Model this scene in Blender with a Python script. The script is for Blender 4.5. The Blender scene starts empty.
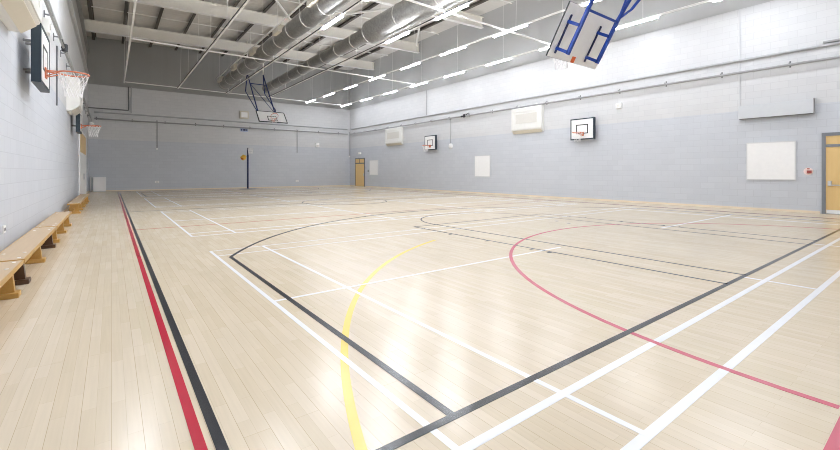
import bpy, math, random
from mathutils import Vector, Matrix
random.seed(7)
C = bpy.context.scene.collection
V = Vector

# ------------------------------------------------------------------ dimensions (metres)
XL, XR, YF, YB = -1.2, 17.6, -1.6, 34.0      # left / right / near / far wall faces
ZBLOCK = 7.0                                 # top of the blockwork
def beam_z(x): return 9.22 + 0.0316 * (x + 1.2)   # underside of the roof beams
BEAM_H = 0.64
PURLIN_H = 0.22
def deck_z(x): return beam_z(x) + BEAM_H + PURLIN_H
LZ = 7.0                                     # underside level of the lighting trunking

# ------------------------------------------------------------------ materials
def lin(c):
    return tuple(((v/255)/12.92 if v/255 <= 0.04045 else ((v/255+0.055)/1.055)**2.4) for v in c) + (1,)
def new_mat(name):
    m = bpy.data.materials.new(name); m.use_nodes = True
    nt = m.node_tree; return m, nt, nt.nodes['Principled BSDF']
def plain(name, rgb, rough=0.5, metal=0.0, noise=0.04, scale=9.0, spec=0.5):
    m, nt, b = new_mat(name)
    tc = nt.nodes.new('ShaderNodeTexCoord'); n = nt.nodes.new('ShaderNodeTexNoise')
    n.inputs['Scale'].default_value = scale; n.inputs['Detail'].default_value = 4
    nt.links.new(tc.outputs['Object'], n.inputs['Vector'])
    mx = nt.nodes.new('ShaderNodeMix'); mx.data_type = 'RGBA'
    c = lin(rgb)
    mx.inputs['A'].default_value = tuple(max(0, v*(1-noise)) for v in c[:3]) + (1,)
    mx.inputs['B'].default_value = tuple(min(1, v*(1+noise)) for v in c[:3]) + (1,)
    nt.links.new(n.outputs['Fac'], mx.inputs['Factor'])
    nt.links.new(mx.outputs['Result'], b.inputs['Base Color'])
    b.inputs['Roughness'].default_value = rough; b.inputs['Metallic'].default_value = metal
    b.inputs['Specular IOR Level'].default_value = spec
    return m
def node(nt, t, **kw):
    n = nt.nodes.new(t)
    for k, v in kw.items(): setattr(n, k, v)
    return n

def wood_floor_mat():
    m, nt, b = new_mat('maple_strip_floor')
    tc = node(nt, 'ShaderNodeTexCoord'); sep = node(nt, 'ShaderNodeSeparateXYZ'); L = nt.links.new
    L(tc.outputs['Object'], sep.inputs[0])
    comb = node(nt, 'ShaderNodeCombineXYZ'); L(sep.outputs['Y'], comb.inputs['X']); L(sep.outputs['X'], comb.inputs['Y'])
    def brick(w, h, mortar, c1, c2, cm, off=0.5):
        br = node(nt, 'ShaderNodeTexBrick'); L(comb.outputs[0], br.inputs['Vector'])
        br.inputs['Scale'].default_value = 1; br.inputs['Brick Width'].default_value = w; br.inputs['Row Height'].default_value = h
        br.inputs['Mortar Size'].default_value = mortar; br.inputs['Mortar Smooth'].default_value = 0.2
        br.inputs['Color1'].default_value = c1; br.inputs['Color2'].default_value = c2; br.inputs['Mortar'].default_value = cm
        br.offset = off; br.offset_frequency = 2
        return br
    base = brick(0.62, 0.0645, 0.0006, lin(FLOOR_A), lin(FLOOR_B), lin(FLOOR_M), 0.37)
    wide = brick(3.7, 0.129, 0.0013, (1, 1, 1, 1), (0.965, 0.955, 0.935, 1), (0.78, 0.73, 0.65, 1), 0.43)
    # grain along the boards
    mp = node(nt, 'ShaderNodeMapping'); mp.inputs['Scale'].default_value = (1.5, 40, 1); L(comb.outputs[0], mp.inputs['Vector'])
    gr = node(nt, 'ShaderNodeTexNoise'); gr.inputs['Scale'].default_value = 1.4; gr.inputs['Detail'].default_value = 6; L(mp.outputs[0], gr.inputs['Vector'])
    gm = node(nt, 'ShaderNodeMapRange'); gm.inputs['From Min'].default_value = 0.3; gm.inputs['From Max'].default_value = 0.7
    gm.inputs['To Min'].default_value = 0.965; gm.inputs['To Max'].default_value = 1.02; L(gr.outputs['Fac'], gm.inputs['Value'])
    blot = node(nt, 'ShaderNodeTexNoise'); blot.inputs['Scale'].default_value = 2.2; blot.inputs['Detail'].default_value = 3; L(tc.outputs['Object'], blot.inputs['Vector'])
    bm_ = node(nt, 'ShaderNodeMapRange'); bm_.inputs['From Min'].default_value = 0.3; bm_.inputs['From Max'].default_value = 0.7
    bm_.inputs['To Min'].default_value = 0.985; bm_.inputs['To Max'].default_value = 1.01; L(blot.outputs['Fac'], bm_.inputs['Value'])
    mul = node(nt, 'ShaderNodeMix', data_type='RGBA', blend_type='MULTIPLY'); mul.inputs['Factor'].default_value = 1
    L(base.outputs['Color'], mul.inputs['A']); L(wide.outputs['Color'], mul.inputs['B'])
    m1 = node(nt, 'ShaderNodeMath', operation='MULTIPLY'); L(gm.outputs[0], m1.inputs[0]); L(bm_.outputs[0], m1.inputs[1])
    sc = node(nt, 'ShaderNodeVectorMath', operation='SCALE'); L(mul.outputs['Result'], sc.inputs[0]); L(m1.outputs[0], sc.inputs['Scale'])
    L(sc.outputs[0], b.inputs['Base Color'])
    rn = node(nt, 'ShaderNodeMapRange'); rn.inputs['To Min'].default_value = 0.2; rn.inputs['To Max'].default_value = 0.26; L(blot.outputs['Fac'], rn.inputs['Value'])
    L(rn.outputs[0], b.inputs['Roughness'])
    b.inputs['Specular IOR Level'].default_value = 0.5
    bp = node(nt, 'ShaderNodeBump'); bp.inputs['Strength'].default_value = 0.12; bp.inputs['Distance'].default_value = 0.002
    L(gr.outputs['Fac'], bp.inputs['Height']); L(bp.outputs[0], b.inputs['Normal'])
    return m

def block_mat(name, axis, low, high):
    """painted blockwork: bluish grey band below 3.43 m, paler paint above; axis = horizontal axis of the wall"""
    m, nt, b = new_mat(name); L = nt.links.new
    tc = node(nt, 'ShaderNodeTexCoord'); sep = node(nt, 'ShaderNodeSeparateXYZ'); L(tc.outputs['Object'], sep.inputs[0])
    comb = node(nt, 'ShaderNodeCombineXYZ'); L(sep.outputs[axis], comb.inputs['X']); L(sep.outputs['Z'], comb.inputs['Y'])
    br = node(nt, 'ShaderNodeTexBrick'); L(comb.outputs[0], br.inputs['Vector'])
    br.inputs['Scale'].default_value = 1; br.inputs['Brick Width'].default_value = 0.45; br.inputs['Row Height'].default_value = 0.225
    br.inputs['Mortar Size'].default_value = 0.006; br.inputs['Mortar Smooth'].default_value = 0.3
    br.inputs['Color1'].default_value = (1, 1, 1, 1); br.inputs['Color2'].default_value = (0.955, 0.958, 0.962, 1); br.inputs['Mortar'].default_value = (0.86, 0.86, 0.865, 1)
    gt = node(nt, 'ShaderNodeMath', operation='GREATER_THAN'); gt.inputs[1].default_value = 3.43; L(sep.outputs['Z'], gt.inputs[0])
    mx = node(nt, 'ShaderNodeMix', data_type='RGBA'); mx.inputs['A'].default_value = lin(low); mx.inputs['B'].default_value = lin(high); L(gt.outputs[0], mx.inputs['Factor'])
    mul = node(nt, 'ShaderNodeMix', data_type='RGBA', blend_type='MULTIPLY'); mul.inputs['Factor'].default_value = 1
    L(mx.outputs['Result'], mul.inputs['A']); L(br.outputs['Color'], mul.inputs['B'])
    L(mul.outputs['Result'], b.inputs['Base Color'])
    b.inputs['Roughness'].default_value = 0.55
    bp = node(nt, 'ShaderNodeBump'); bp.inputs['Strength'].default_value = 0.35; bp.inputs['Distance'].default_value = 0.004
    ns = node(nt, 'ShaderNodeTexNoise'); ns.inputs['Scale'].default_value = 60; L(tc.outputs['Object'], ns.inputs['Vector'])
    ad = node(nt, 'ShaderNodeMath', operation='MULTIPLY_ADD'); ad.inputs[1].default_value = 0.2; L(ns.outputs['Fac'], ad.inputs[0])
    iv = node(nt, 'ShaderNodeMath', operation='SUBTRACT'); iv.inputs[0].default_value = 1; L(br.outputs['Fac'], iv.inputs[1]); L(iv.outputs[0], ad.inputs[2])
    L(ad.outputs[0], bp.inputs['Height']); L(bp.outputs[0], b.inputs['Normal'])
    return m

def ribbed_mat(name, rgb, axis, pitch, depth, rough=0.5):
    m, nt, b = new_mat(name); L = nt.links.new
    tc = node(nt, 'ShaderNodeTexCoord'); sep = node(nt, 'ShaderNodeSeparateXYZ'); L(tc.outputs['Object'], sep.inputs[0])
    md = node(nt, 'ShaderNodeMath', operation='PINGPONG'); md.inputs[1].default_value = pitch/2; L(sep.outputs[axis], md.inputs[0])
    rm = node(nt, 'ShaderNodeMapRange'); rm.inputs['From Min'].default_value = pitch*0.08; rm.inputs['From Max'].default_value = pitch*0.2
    L(md.outputs[0], rm.inputs['Value'])
    bp = node(nt, 'ShaderNodeBump'); bp.inputs['Strength'].default_value = 0.6; bp.inputs['Distance'].default_value = depth
    L(rm.outputs[0], bp.inputs['Height']); L(bp.outputs[0], b.inputs['Normal'])
    ns = node(nt, 'ShaderNodeTexNoise'); ns.inputs['Scale'].default_value = 0.8; L(tc.outputs['Object'], ns.inputs['Vector'])
    mx = node(nt, 'ShaderNodeMix', data_type='RGBA'); c = lin(rgb)
    mx.inputs['A'].default_value = tuple(v*0.95 for v in c[:3]) + (1,); mx.inputs['B'].default_value = tuple(min(1, v*1.04) for v in c[:3]) + (1,)
    L(ns.outputs['Fac'], mx.inputs['Factor']); L(mx.outputs['Result'], b.inputs['Base Color'])
    b.inputs['Roughness'].default_value = rough
    return m

def duct_mat():
    m, nt, b = new_mat('spiral_galvanised_steel'); L = nt.links.new
    tc = node(nt, 'ShaderNodeTexCoord'); sep = node(nt, 'ShaderNodeSeparateXYZ'); L(tc.outputs['Object'], sep.inputs[0])
    md = node(nt, 'ShaderNodeMath', operation='PINGPONG'); md.inputs[1].default_value = 0.06; L(sep.outputs['Y'], md.inputs[0])
    rm = node(nt, 'ShaderNodeMapRange'); rm.inputs['From Min'].default_value = 0.0; rm.inputs['From Max'].default_value = 0.012; L(md.outputs[0], rm.inputs['Value'])
    bp = node(nt, 'ShaderNodeBump'); bp.inputs['Strength'].default_value = 0.35; bp.inputs['Distance'].default_value = 0.004; bp.invert = True
    L(rm.outputs[0], bp.inputs['Height']); L(bp.outputs[0], b.inputs['Normal'])
    vo = node(nt, 'ShaderNodeTexVoronoi'); vo.inputs['Scale'].default_value = 14; L(tc.outputs['Object'], vo.inputs['Vector'])
    mx = node(nt, 'ShaderNodeMix', data_type='RGBA'); mx.inputs['A'].default_value = lin((150, 149, 146)); mx.inputs['B'].default_value = lin((178, 177, 173))
    L(vo.outputs['Color'], mx.inputs['Factor']); L(mx.outputs['Result'], b.inputs['Base Color'])
    b.inputs['Metallic'].default_value = 0.8; b.inputs['Roughness'].default_value = 0.5
    return m

def wood_mat(name, a, bcol, axis_scale=(30, 1.5, 30), rough=0.4):
    m, nt, b = new_mat(name); L = nt.links.new
    tc = node(nt, 'ShaderNodeTexCoord'); mp = node(nt, 'ShaderNodeMapping'); mp.inputs['Scale'].default_value = axis_scale
    L(tc.outputs['Object'], mp.inputs['Vector'])
    ns = node(nt, 'ShaderNodeTexNoise'); ns.inputs['Scale'].default_value = 1; ns.inputs['Detail'].default_value = 5; L(mp.outputs[0], ns.inputs['Vector'])
    mx = node(nt, 'ShaderNodeMix', data_type='RGBA'); mx.inputs['A'].default_value = lin(a); mx.inputs['B'].default_value = lin(bcol)
    L(ns.outputs['Fac'], mx.inputs['Factor']); L(mx.outputs['Result'], b.inputs['Base Color']); b.inputs['Roughness'].default_value = rough
    return m

FLOOR_A, FLOOR_B, FLOOR_M = (219, 205, 182), (212, 197, 171), (190, 173, 147)
M = {}
M['floor'] = wood_floor_mat()
WALL_LOW, WALL_HIGH = (202, 206, 212), (211, 212, 213)
M['block_x'] = block_mat('painted_blockwork_across', 'X', WALL_LOW, WALL_HIGH)
M['block_y'] = block_mat('painted_blockwork_along', 'Y', WALL_LOW, WALL_HIGH)
M['clad_x'] = ribbed_mat('grey_cladding_across', (166, 167, 166), 'X', 1.0, 0.01)
M['clad_y'] = ribbed_mat('grey_cladding_along', (182, 183, 183), 'Y', 1.0, 0.01)
M['deck'] = ribbed_mat('roof_deck', (224, 222, 218), 'Y', 0.33, 0.03)
M['purlin'] = plain('shaded_purlin_steel', (88, 82, 76), 0.5, 0.0)  # dark tone paints in the shade inside the purlin profile
M['beam'] = plain('cream_painted_steel', (248, 246, 239), 0.5)
M['white_steel'] = plain('white_painted_steel', (248, 248, 246), 0.4)
M['duct'] = duct_mat()
M['duct_ring'] = plain('duct_flange_steel', (205, 204, 200), 0.35, 0.6)
M['grille'] = plain('duct_outlet_cream', (218, 212, 198), 0.5)
M['black_cable'] = plain('black_cable', (40, 40, 42), 0.6)
M['pale_wood'] = wood_mat('pale_skirting_wood', (236, 222, 200), (228, 210, 182))
M['white'] = plain('white_laminate', (244, 244, 243), 0.35)
M['white_frame'] = plain('white_board_frame', (214, 215, 216), 0.4)
M['cream'] = plain('cream_enamel', (230, 230, 226), 0.4)
M['cream_in'] = plain('cream_enamel_inset', (216, 214, 207), 0.45)
M['cream_lip'] = plain('cream_lip', (212, 206, 190), 0.45)
M['grey_paint'] = plain('grey_painted_casing', (206, 209, 212), 0.45)
M['pipe'] = plain('grey_painted_pipe', (178, 180, 182), 0.4)
M['galv'] = plain('galvanised_track', (158, 159, 159), 0.45, 0.1)
M['dark_bracket'] = plain('dark_bracket', (110, 112, 114), 0.5)
M['black'] = plain('black_paint', (28, 30, 34), 0.45)
M['board_edge'] = plain('dark_teal_edge', (38, 52, 62), 0.45)
M['orange'] = plain('orange_powdercoat', (216, 98, 44), 0.4)
M['orange_pale'] = plain('worn_orange_rim', (204, 118, 82), 0.45)
M['net'] = plain('white_cord', (240, 240, 240), 0.8)
M['blue'] = plain('blue_powdercoat', (14, 60, 150), 0.35)
M['blue_shaded'] = plain('blue_powdercoat_shaded', (20, 44, 104), 0.4)  # far hoop's blue frame, with the dim far-end light put into the colour
M['bright_white'] = plain('bright_white_enamel', (252, 252, 252), 0.35, 0, 0.0)
M['navy'] = plain('navy_powdercoat', (26, 38, 82), 0.4)
M['sign_blue'] = plain('pale_blue_plate', (172, 186, 214), 0.5)
M['door_wood'] = wood_mat('oak_door', (234, 202, 142), (226, 190, 124), (18, 18, 1.5), 0.4)
M['door_frame'] = plain('grey_door_frame', (128, 132, 138), 0.45)
M['door_dark'] = plain('dark_door_frame', (98, 102, 110), 0.45)
M['steel'] = plain('brushed_steel', (206, 208, 210), 0.3, 0.8)
M['kick'] = plain('white_kick_plate', (236, 238, 242), 0.3)
M['bench_top'] = wood_mat('bench_plank', (200, 176, 143), (186, 160, 126))
M['bench_yellow'] = wood_mat('bench_varnished_pine', (204, 164, 94), (182, 140, 72))
M['bench_dark'] = wood_mat('dark_bench_foot', (92, 66, 44), (72, 50, 34))
M['red_sign'] = plain('fire_red', (152, 66, 60), 0.4)
M['pink_plate'] = plain('pale_pink_plate', (248, 226, 218), 0.4)
M['yellow_bag'] = plain('yellow_canvas', (236, 190, 80), 0.7)
M['orange_bag'] = plain('orange_canvas', (196, 112, 34), 0.7)
M['line_red'] = plain('red_line_paint', (180, 6, 46), 0.24)
M['line_pink'] = plain('faded_red_line_paint', (196, 96, 112), 0.24)
M['line_thinred'] = plain('faint_red_line_paint', (186, 92, 80), 0.24)
M['line_black'] = plain('black_line_paint', (30, 33, 40), 0.24)
M['line_grey'] = plain('worn_black_line_paint', (66, 68, 76), 0.24)
M['line_white'] = plain('white_line_paint', (236, 237, 239), 0.24)
M['line_yellow'] = plain('yellow_line_paint', (228, 206, 104), 0.24)
def emit_mat(name, rgb, s):
    m, nt, b = new_mat(name)
    b.inputs['Base Color'].default_value = (1, 1, 1, 1)
    b.inputs['Emission Color'].default_value = lin(rgb); b.inputs['Emission Strength'].default_value = s
    return m
M['tube'] = emit_mat('led_diffuser', (242, 246, 255), 78.0); M['tube_soft'] = emit_mat('led_diffuser_dimmed', (242, 246, 255), 32.0)
M['exit_glow'] = plain('emergency_lamp_lens', (250, 249, 240), 0.3)

# ------------------------------------------------------------------ mesh builder (world coordinates)
class MB:
    def __init__(self): self.v = []; self.f = []; self.s = []; self.m = []
    def add(self, vs, fs, smooth=False, mi=0):
        o = len(self.v); self.v += [tuple(p) for p in vs]
        for f in fs:
            self.f.append([i+o for i in f]); self.s.append(smooth); self.m.append(mi)
        return self
    def box(self, x0, x1, y0, y1, z0, z1, mi=0):
        vs = [(x, y, z) for z in (z0, z1) for y in (y0, y1) for x in (x0, x1)]
        return self.add(vs, [(0, 2, 3, 1), (4, 5, 7, 6), (0, 1, 5, 4), (2, 6, 7, 3), (0, 4, 6, 2), (1, 3, 7, 5)], False, mi)
    def frame(self, o, ex, ey, ez, x0, x1, y0, y1, z0, z1, mi=0):
        vs = [o + ex*x + ey*y + ez*z for z in (z0, z1) for y in (y0, y1) for x in (x0, x1)]
        return self.add(vs, [(0, 2, 3, 1), (4, 5, 7, 6), (0, 1, 5, 4), (2, 6, 7, 3), (0, 4, 6, 2), (1, 3, 7, 5)], False, mi)
    def bar(self, a, b, w, h, up=(0, 0, 1)):
        a, b = V(a), V(b); d = (b-a); L = d.length; d.normalize(); u = V(up)
        if abs(d.dot(u)) > 0.97: u = V((1, 0, 0))
        s = d.cross(u).normalized(); u = s.cross(d)
        return self.frame(a, d, s, u, 0, L, -w/2, w/2, -h/2, h/2)
    def tube(self, a, b, r, n=10, r2=None, caps=True):
        a, b = V(a), V(b); d = (b-a).normalized(); u = V((0, 0, 1)) if abs(d.z) < 0.95 else V((1, 0, 0))
        s = d.cross(u).normalized(); u = s.cross(d); r2 = r if r2 is None else r2
        vs = []
        for p, rr in ((a, r), (b, r2)):
            for i in range(n):
                t = 2*math.pi*i/n; vs.append(p + s*math.cos(t)*rr + u*math.sin(t)*rr)
        self.add(vs, [(i, (i+1) % n, n+(i+1) % n, n+i) for i in range(n)], n > 6)
        if caps: self.add(vs[:n], [list(range(n))[::-1]]); self.add(vs[n:], [list(range(n))])
        return self
    def lathe(self, o, axis, prof, n=20):
        """prof: list of (distance along axis, radius)"""
        o = V(o); d = V(axis).normalized(); u = V((0, 0, 1)) if abs(d.z) < 0.95 else V((1, 0, 0))
        s = d.cross(u).normalized(); u = s.cross(d); vs = []
        for h, r in prof:
            for i in range(n):
                t = 2*math.pi*i/n; vs.append(o + d*h + s*math.cos(t)*r + u*math.sin(t)*r)
        fs = []
        for k in range(len(prof)-1):
            fs += [(k*n+i, k*n+(i+1) % n, (k+1)*n+(i+1) % n, (k+1)*n+i) for i in range(n)]
        self.add(vs, fs, True)
        self.add(vs[:n], [list(range(n))[::-1]]); self.add(vs[-n:], [list(range(n))])
        return self
    def torus(self, c, ex, ey, R, r, n=28, k=6):
        c, ex, ey = V(c), V(ex), V(ey); ez = ex.cross(ey); vs = []
        for i in range(n):
            a = 2*math.pi*i/n; d = ex*math.cos(a) + ey*math.sin(a)
            for j in range(k):
                b = 2*math.pi*j/k; vs.append(c + d*(R + r*math.cos(b)) + ez*r*math.sin(b))
        return self.add(vs, [(i*k+j, ((i+1) % n)*k+j, ((i+1) % n)*k+(j+1) % k, i*k+(j+1) % k) for i in range(n) for j in range(k)], True)
    def ribbon(self, pts, w, z):
        """painted line on the floor: a closed thin strip of paint following pts"""
        n = len(pts); P = [V((p[0], p[1])) for p in pts]; Lp, Rp = [], []
        for i in range(n):
            a = P[max(i-1, 0)]; b = P[min(i+1, n-1)]; d = (b-a).normalized(); q = V((-d.y, d.x))*w/2
            Lp.append(P[i]+q); Rp.append(P[i]-q)
        vs = [(p.x, p.y, z) for p in Lp] + [(p.x, p.y, z) for p in Rp] + [(p.x, p.y, 0) for p in Lp] + [(p.x, p.y, 0) for p in Rp]
        fs = []
        for i in range(n-1):
            fs += [(n+i, n+i+1, i+1, i), (2*n+i, 2*n+i+1, i+1, i)[::-1], (3*n+i, n+i, n+i+1, 3*n+i+1)[::-1]]
        return self.add(vs, fs)
    def rect(self, x0, x1, y0, y1, z): return self.box(x0, x1, y0, y1, 0, z + (0.0002 if abs(y1-y0) > abs(x1-x0) else 0.0))
    def build(self, name, mat, parent=None, loc=None, bevel=0):
        o0 = V(loc) if loc is not None else (V(parent['_o']) if parent is not None and '_o' in parent else V((0, 0, 0)))
        me = bpy.data.meshes.new(name)
        me.from_pydata([tuple(V(p)-o0) for p in self.v], [], self.f)
        me.polygons.foreach_set('use_smooth', self.s)
        for mm in (mat if isinstance(mat, (list, tuple)) else [mat]): me.materials.append(mm)
        me.polygons.foreach_set('material_index', self.m)
        me.update()
        o = bpy.data.objects.new(name, me); C.objects.link(o)
        if parent is not None: o.parent = parent
        else: o.location = o0
        o['_o'] = tuple(o0)
        if bevel:
            b = o.modifiers.new('bevel', 'BEVEL'); b.width = bevel; b.segments = 2; b.limit_method = 'ANGLE'
        return o

def tag(o, label, cat, group=None, kind=None):
    o['label'] = label; o['category'] = cat
    if group: o['group'] = group
    if kind: o['kind'] = kind
    return o
def thing(name, label, cat, loc, group=None):
    o = bpy.data.objects.new(name, None); C.objects.link(o); o.empty_display_size = 0.1
    o.location = loc; o['_o'] = tuple(loc); return tag(o, label, cat, group)
def struct(name, mb, mat, label=None, parent=None):
    o = mb.build(name, mat, parent); o['kind'] = 'structure'
    if label: o['label'] = label
    return o
def dup(root, loc, rotz, label, group=None):
    r = root.copy(); C.objects.link(r); r.location = loc; r.rotation_euler = (0, 0, rotz); r['label'] = label
    if group: r['group'] = group
    for ch in list(root.children):
        c = ch.copy(); C.objects.link(c); c.parent = r
        for g in list(ch.children):
            d = g.copy(); C.objects.link(d); d.parent = c
    return r

# ================================================================== THE SETTING
floor = struct('floor', MB().box(XL-0.3, XR+0.3, YF-0.3, YB+0.3, -0.1, 0), M['floor'], 'pale maple sports hall floor with painted court lines')
floor['category'] = 'floor'

# ---- court markings, paint on the floor
CX, CY = 8.15, 16.2
def arc(cx, cy, r, a0, a1, n=64): return [(cx + r*math.cos(a0+(a1-a0)*i/n), cy + r*math.sin(a0+(a1-a0)*i/n)) for i in range(n+1)]
def line_part(name, mb, mat, label):
    o = mb.build(name, M[mat], floor); o['label'] = label; return o
w = 0.05
# netball (red)
y0, y1, xl, xr = 0.36, 32.04, 0.335, 15.97
mb = MB().rect(xl-w/2, xl+w/2, y0-w/2, y1, 0.0022).rect(xr-w/2, xr+w/2, y0-w/2, y1, 0.0022)
line_part('netball_sideline', mb, 'line_red', 'red netball sidelines along the long walls')
mb = MB().rect(xl, xr, y0-w/2, y0+w/2, 0.0020).rect(xl, xr, y1-w/2, y1+w/2, 0.0020)
mb.ribbon(arc(8.22, 0.40, 5.02, 0, math.pi), w, 0.0020)
mb.ribbon(arc(8.22, 2*CY-0.40, 5.02, math.pi, 2*math.pi), w, 0.0020)
line_part('netball_goal_circle', mb, 'line_pink', 'faded red goal semicircles and goal lines')
mb = MB().rect(xl, xr, 11.085, 11.125, 0.0018).rect(xl, xr, 2*CY-11.12, 2*CY-11.09, 0.0018)
line_part('netball_third_line', mb, 'line_thinred', 'thin faded red lines crossing the floor')
# basketball (black)
xl, xr, yb = 0.415, 15.885, 1.62
mb = MB().rect(xl-w/2, xl+w/2, yb-w/2, 2*CY-yb, 0.0026).rect(xr-w/2, xr+w/2, yb-w/2, 2*CY-yb, 0.0026)
line_part('basketball_sideline', mb, 'line_black', 'black basketball sidelines beside the red ones')
mb = MB()
for s in (0, 1):
    fy = (lambda y: y) if s == 0 else (lambda y: 2*CY-y)
    def rc(xa, xb, ya, yb_): a, b_ = sorted((fy(ya), fy(yb_))); mb.rect(xa, xb, a, b_, 0.0026)
    rc(xl, xr, yb-w/2, yb+w/2)
    a0 = math.atan2(6.70-3.14, 1.45-8.2); R3 = math.hypot(6.70-3.14, 1.45-8.2)
    pts = [(x, fy(y)) for x, y in arc(8.2, 3.14, R3, a0, math.pi-a0, 80)]
    mb.ribbon(pts, w, 0.0026)
    rc(1.45-w/2, 1.45+w/2, yb, 6.70); rc(14.95-w/2, 14.95+w/2, yb, 6.70)
mb.build('basketball_three_point_line', M['line_black'], floor)['label'] = 'black three-point line and baseline'
mb = MB(); w2 = 0.034
for s in (0, 1):
    fy = (lambda y: y) if s == 0 else (lambda y: 2*CY-y)
    def rc(xa, xb, ya, yb_): a, b_ = sorted((fy(ya), fy(yb_))); mb.rect(xa, xb, a, b_, 0.0024)
    for x in (5.69, 10.61): rc(x-w2/2, x+w2/2, yb, 7.76)
    for x in (6.36, 9.94): rc(x-w2/2, x+w2/2, yb, 7.76)
    rc(5.69, 10.61, 7.76-w2/2, 7.76+w2/2)
    mb.ribbon([(x, fy(y)) for x, y in arc(8.15, 7.76, 1.79, 0, math.pi, 40)], w2, 0.0024)
    for y in (3.98, 4.33, 5.36, 6.38):
        rc(5.58, 5.68, y-0.025, y+0.025); rc(10.62, 10.72, y-0.025, y+0.025)
mb.ribbon(arc(8.15, CY, 1.8, 0, 2*math.pi, 72), w2, 0.0024)
mb.rect(xl, xr, CY-w2/2, CY+w2/2, 0.0024)
line_part('basketball_key_line', mb, 'line_grey', 'worn black key, free throw and centre circle lines')
# four badminton courts across the hall (white)
w3 = 0.042
for k, ya in enumerate((0.93, 9.28, 17.63, 25.98)):
    yb2 = ya + 6.44; mb = MB(); z = 0.0016
    for x in (1.29, 2.11, 6.22, 10.08, 14.19, 15.01): mb.rect(x-w3/2, x+w3/2, ya, 1.6 if (k == 0 and 5 < x < 11) else yb2, z)
    ww = 0.055 if k == 0 else w3
    for y in (ya, ya+0.47, yb2-0.47, yb2): mb.rect(1.29, 15.01, y-(ww if y < ya+1 else 0.026)/2, y+(ww if y < ya+1 else 0.026)/2, z)
    ym = (ya+yb2)/2
    mb.rect(1.29, 6.17, ym-w3/2, ym+w3/2, z); mb.rect(10.13, 15.01, ym-w3/2, ym+w3/2, z)
    line_part('badminton_court_line', mb, 'line_white', ['white badminton court lines nearest the camera', 'white badminton court lines, second court back', 'white badminton court lines, third court back', 'white badminton court lines next to the back wall'][k])
# yellow goal area arc
mb = MB().ribbon(arc(7.68, -0.52, 7.1, math.radians(113), math.radians(172), 60), 0.055, 0.0013)
line_part('goal_area_arc', mb, 'line_yellow', 'yellow curved goal area line')
# floor socket caps
for (x, y) in ((6.5, 23.6), (7.6, 22.1), (9.35, 6.4), (9.2, 5.95), (10.7, 6.9)):
    o = MB().lathe((x, y, 0), (0, 0, 1), [(0, 0.05), (0.004, 0.05), (0.005, 0.04)], 14).build('floor_socket_cap', M['dark_bracket'], floor)
    o['label'] = 'small dark post socket cap'

# ---- walls
T = 0.3
wl = struct('wall_left', MB().box(XL-T, XL, YF-T, YB+T, 0, ZBLOCK), M['block_y'])
wr = struct('wall_right', MB().box(XR, XR+T, YF-T, YB+T, 0, ZBLOCK), M['block_y'])
wb = struct('wall_back', MB().box(XL, XR, YB, YB+T, 0, ZBLOCK), M['block_x'])
wf = struct('wall_front', MB().box(XL, XR, YF-T, YF, 0, ZBLOCK), M['block_x'])
for wnm, par, bx, mt in (('wall_left', wl, (XL-T, XL-0.06, YF-T, YB+T), 'clad_y'), ('wall_right', wr, (XR+0.06, XR+T, YF-T, YB+T), 'clad_y'),
                         ('wall_back', wb, (XL-0.06, XR+0.06, YB+0.06, YB+T), 'clad_x'), ('wall_front', wf, (XL-0.06, XR+0.06, YF-T, YF-0.06), 'clad_x')):
    m_ = MB(); x0_, x1_, ya_, yb_ = bx
    zt0, zt1 = deck_z(x0_), deck_z(x1_)
    vs = [(x0_, ya_, ZBLOCK), (x1_, ya_, ZBLOCK), (x1_, yb_, ZBLOCK), (x0_, yb_, ZBLOCK), (x0_, ya_, zt0), (x1_, ya_, zt1), (x1_, yb_, zt1), (x0_, yb_, zt0)]
    m_.add(vs, [(0, 3, 2, 1), (4, 5, 6, 7), (0, 1, 5, 4), (1, 2, 6, 5), (2, 3, 7, 6), (3, 0, 4, 7)])
    o = m_.build('cladding', M[mt], par); o['label'] = 'grey metal cladding above the blockwork'
# skirting
sk = 0.07
struct('baseboard_left', MB().box(XL, XL+0.02, YF, YB, 0, sk), M['pale_wood'])
mbr = MB()
for a, b in ((YF, 1.42), (2.62, 31.14), (33.0, YB)): mbr.box(XR-0.02, XR, a, b, 0, sk)
struct('baseboard_right', mbr, M['pale_wood'])
struct('baseboard_back', MB().box(XL+0.02, XR-0.02, YB-0.02, YB, 0, sk), M['pale_wood'])

struct('trim_1', MB().box(XL-0.06, XL+0.03, YF, YB, 7.5, 7.68), M['grey_paint'])
struct('trim_2', MB().box(XL-0.06, XL+0.06, YF, YB, 8.95, 9.18), M['galv'])
# ---- roof deck (ceiling) with its purlins
m_ = MB(); xa, xb = XL-T, XR+T
vs = [(x, y, deck_z(x)+dz) for dz in (0, 0.1) for (x, y) in ((xa, YF-T), (xb, YF-T), (xb, YB+T), (xa, YB+T))]
m_.add(vs, [(0, 3, 2, 1), (4, 5, 6, 7), (0, 1, 5, 4), (1, 2, 6, 5), (2, 3, 7, 6), (3, 0, 4, 7)])
ceil = struct('ceiling', m_, M['deck'])
xs = [-0.85 + 1.53*k for k in range(13)]
for x in xs[:12]:
    zt = deck_z(x)
    p = MB().box(x-0.012, x+0.012, YF, YB, zt-PURLIN_H, zt-0.002).box(x-0.012, x+0.075, YF, YB, zt-0.02, zt-0.002).box(x-0.13, x+0.012, YF, YB, zt-PURLIN_H, zt-PURLIN_H+0.018)
    o = p.build('purlin', M['purlin'], ceil); o['label'] = 'galvanised purlin, shade in its colour, under the roof deck'
BEAMS = (29.65, 23.4, 17.12, 10.85, 4.58, -1.2)
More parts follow.
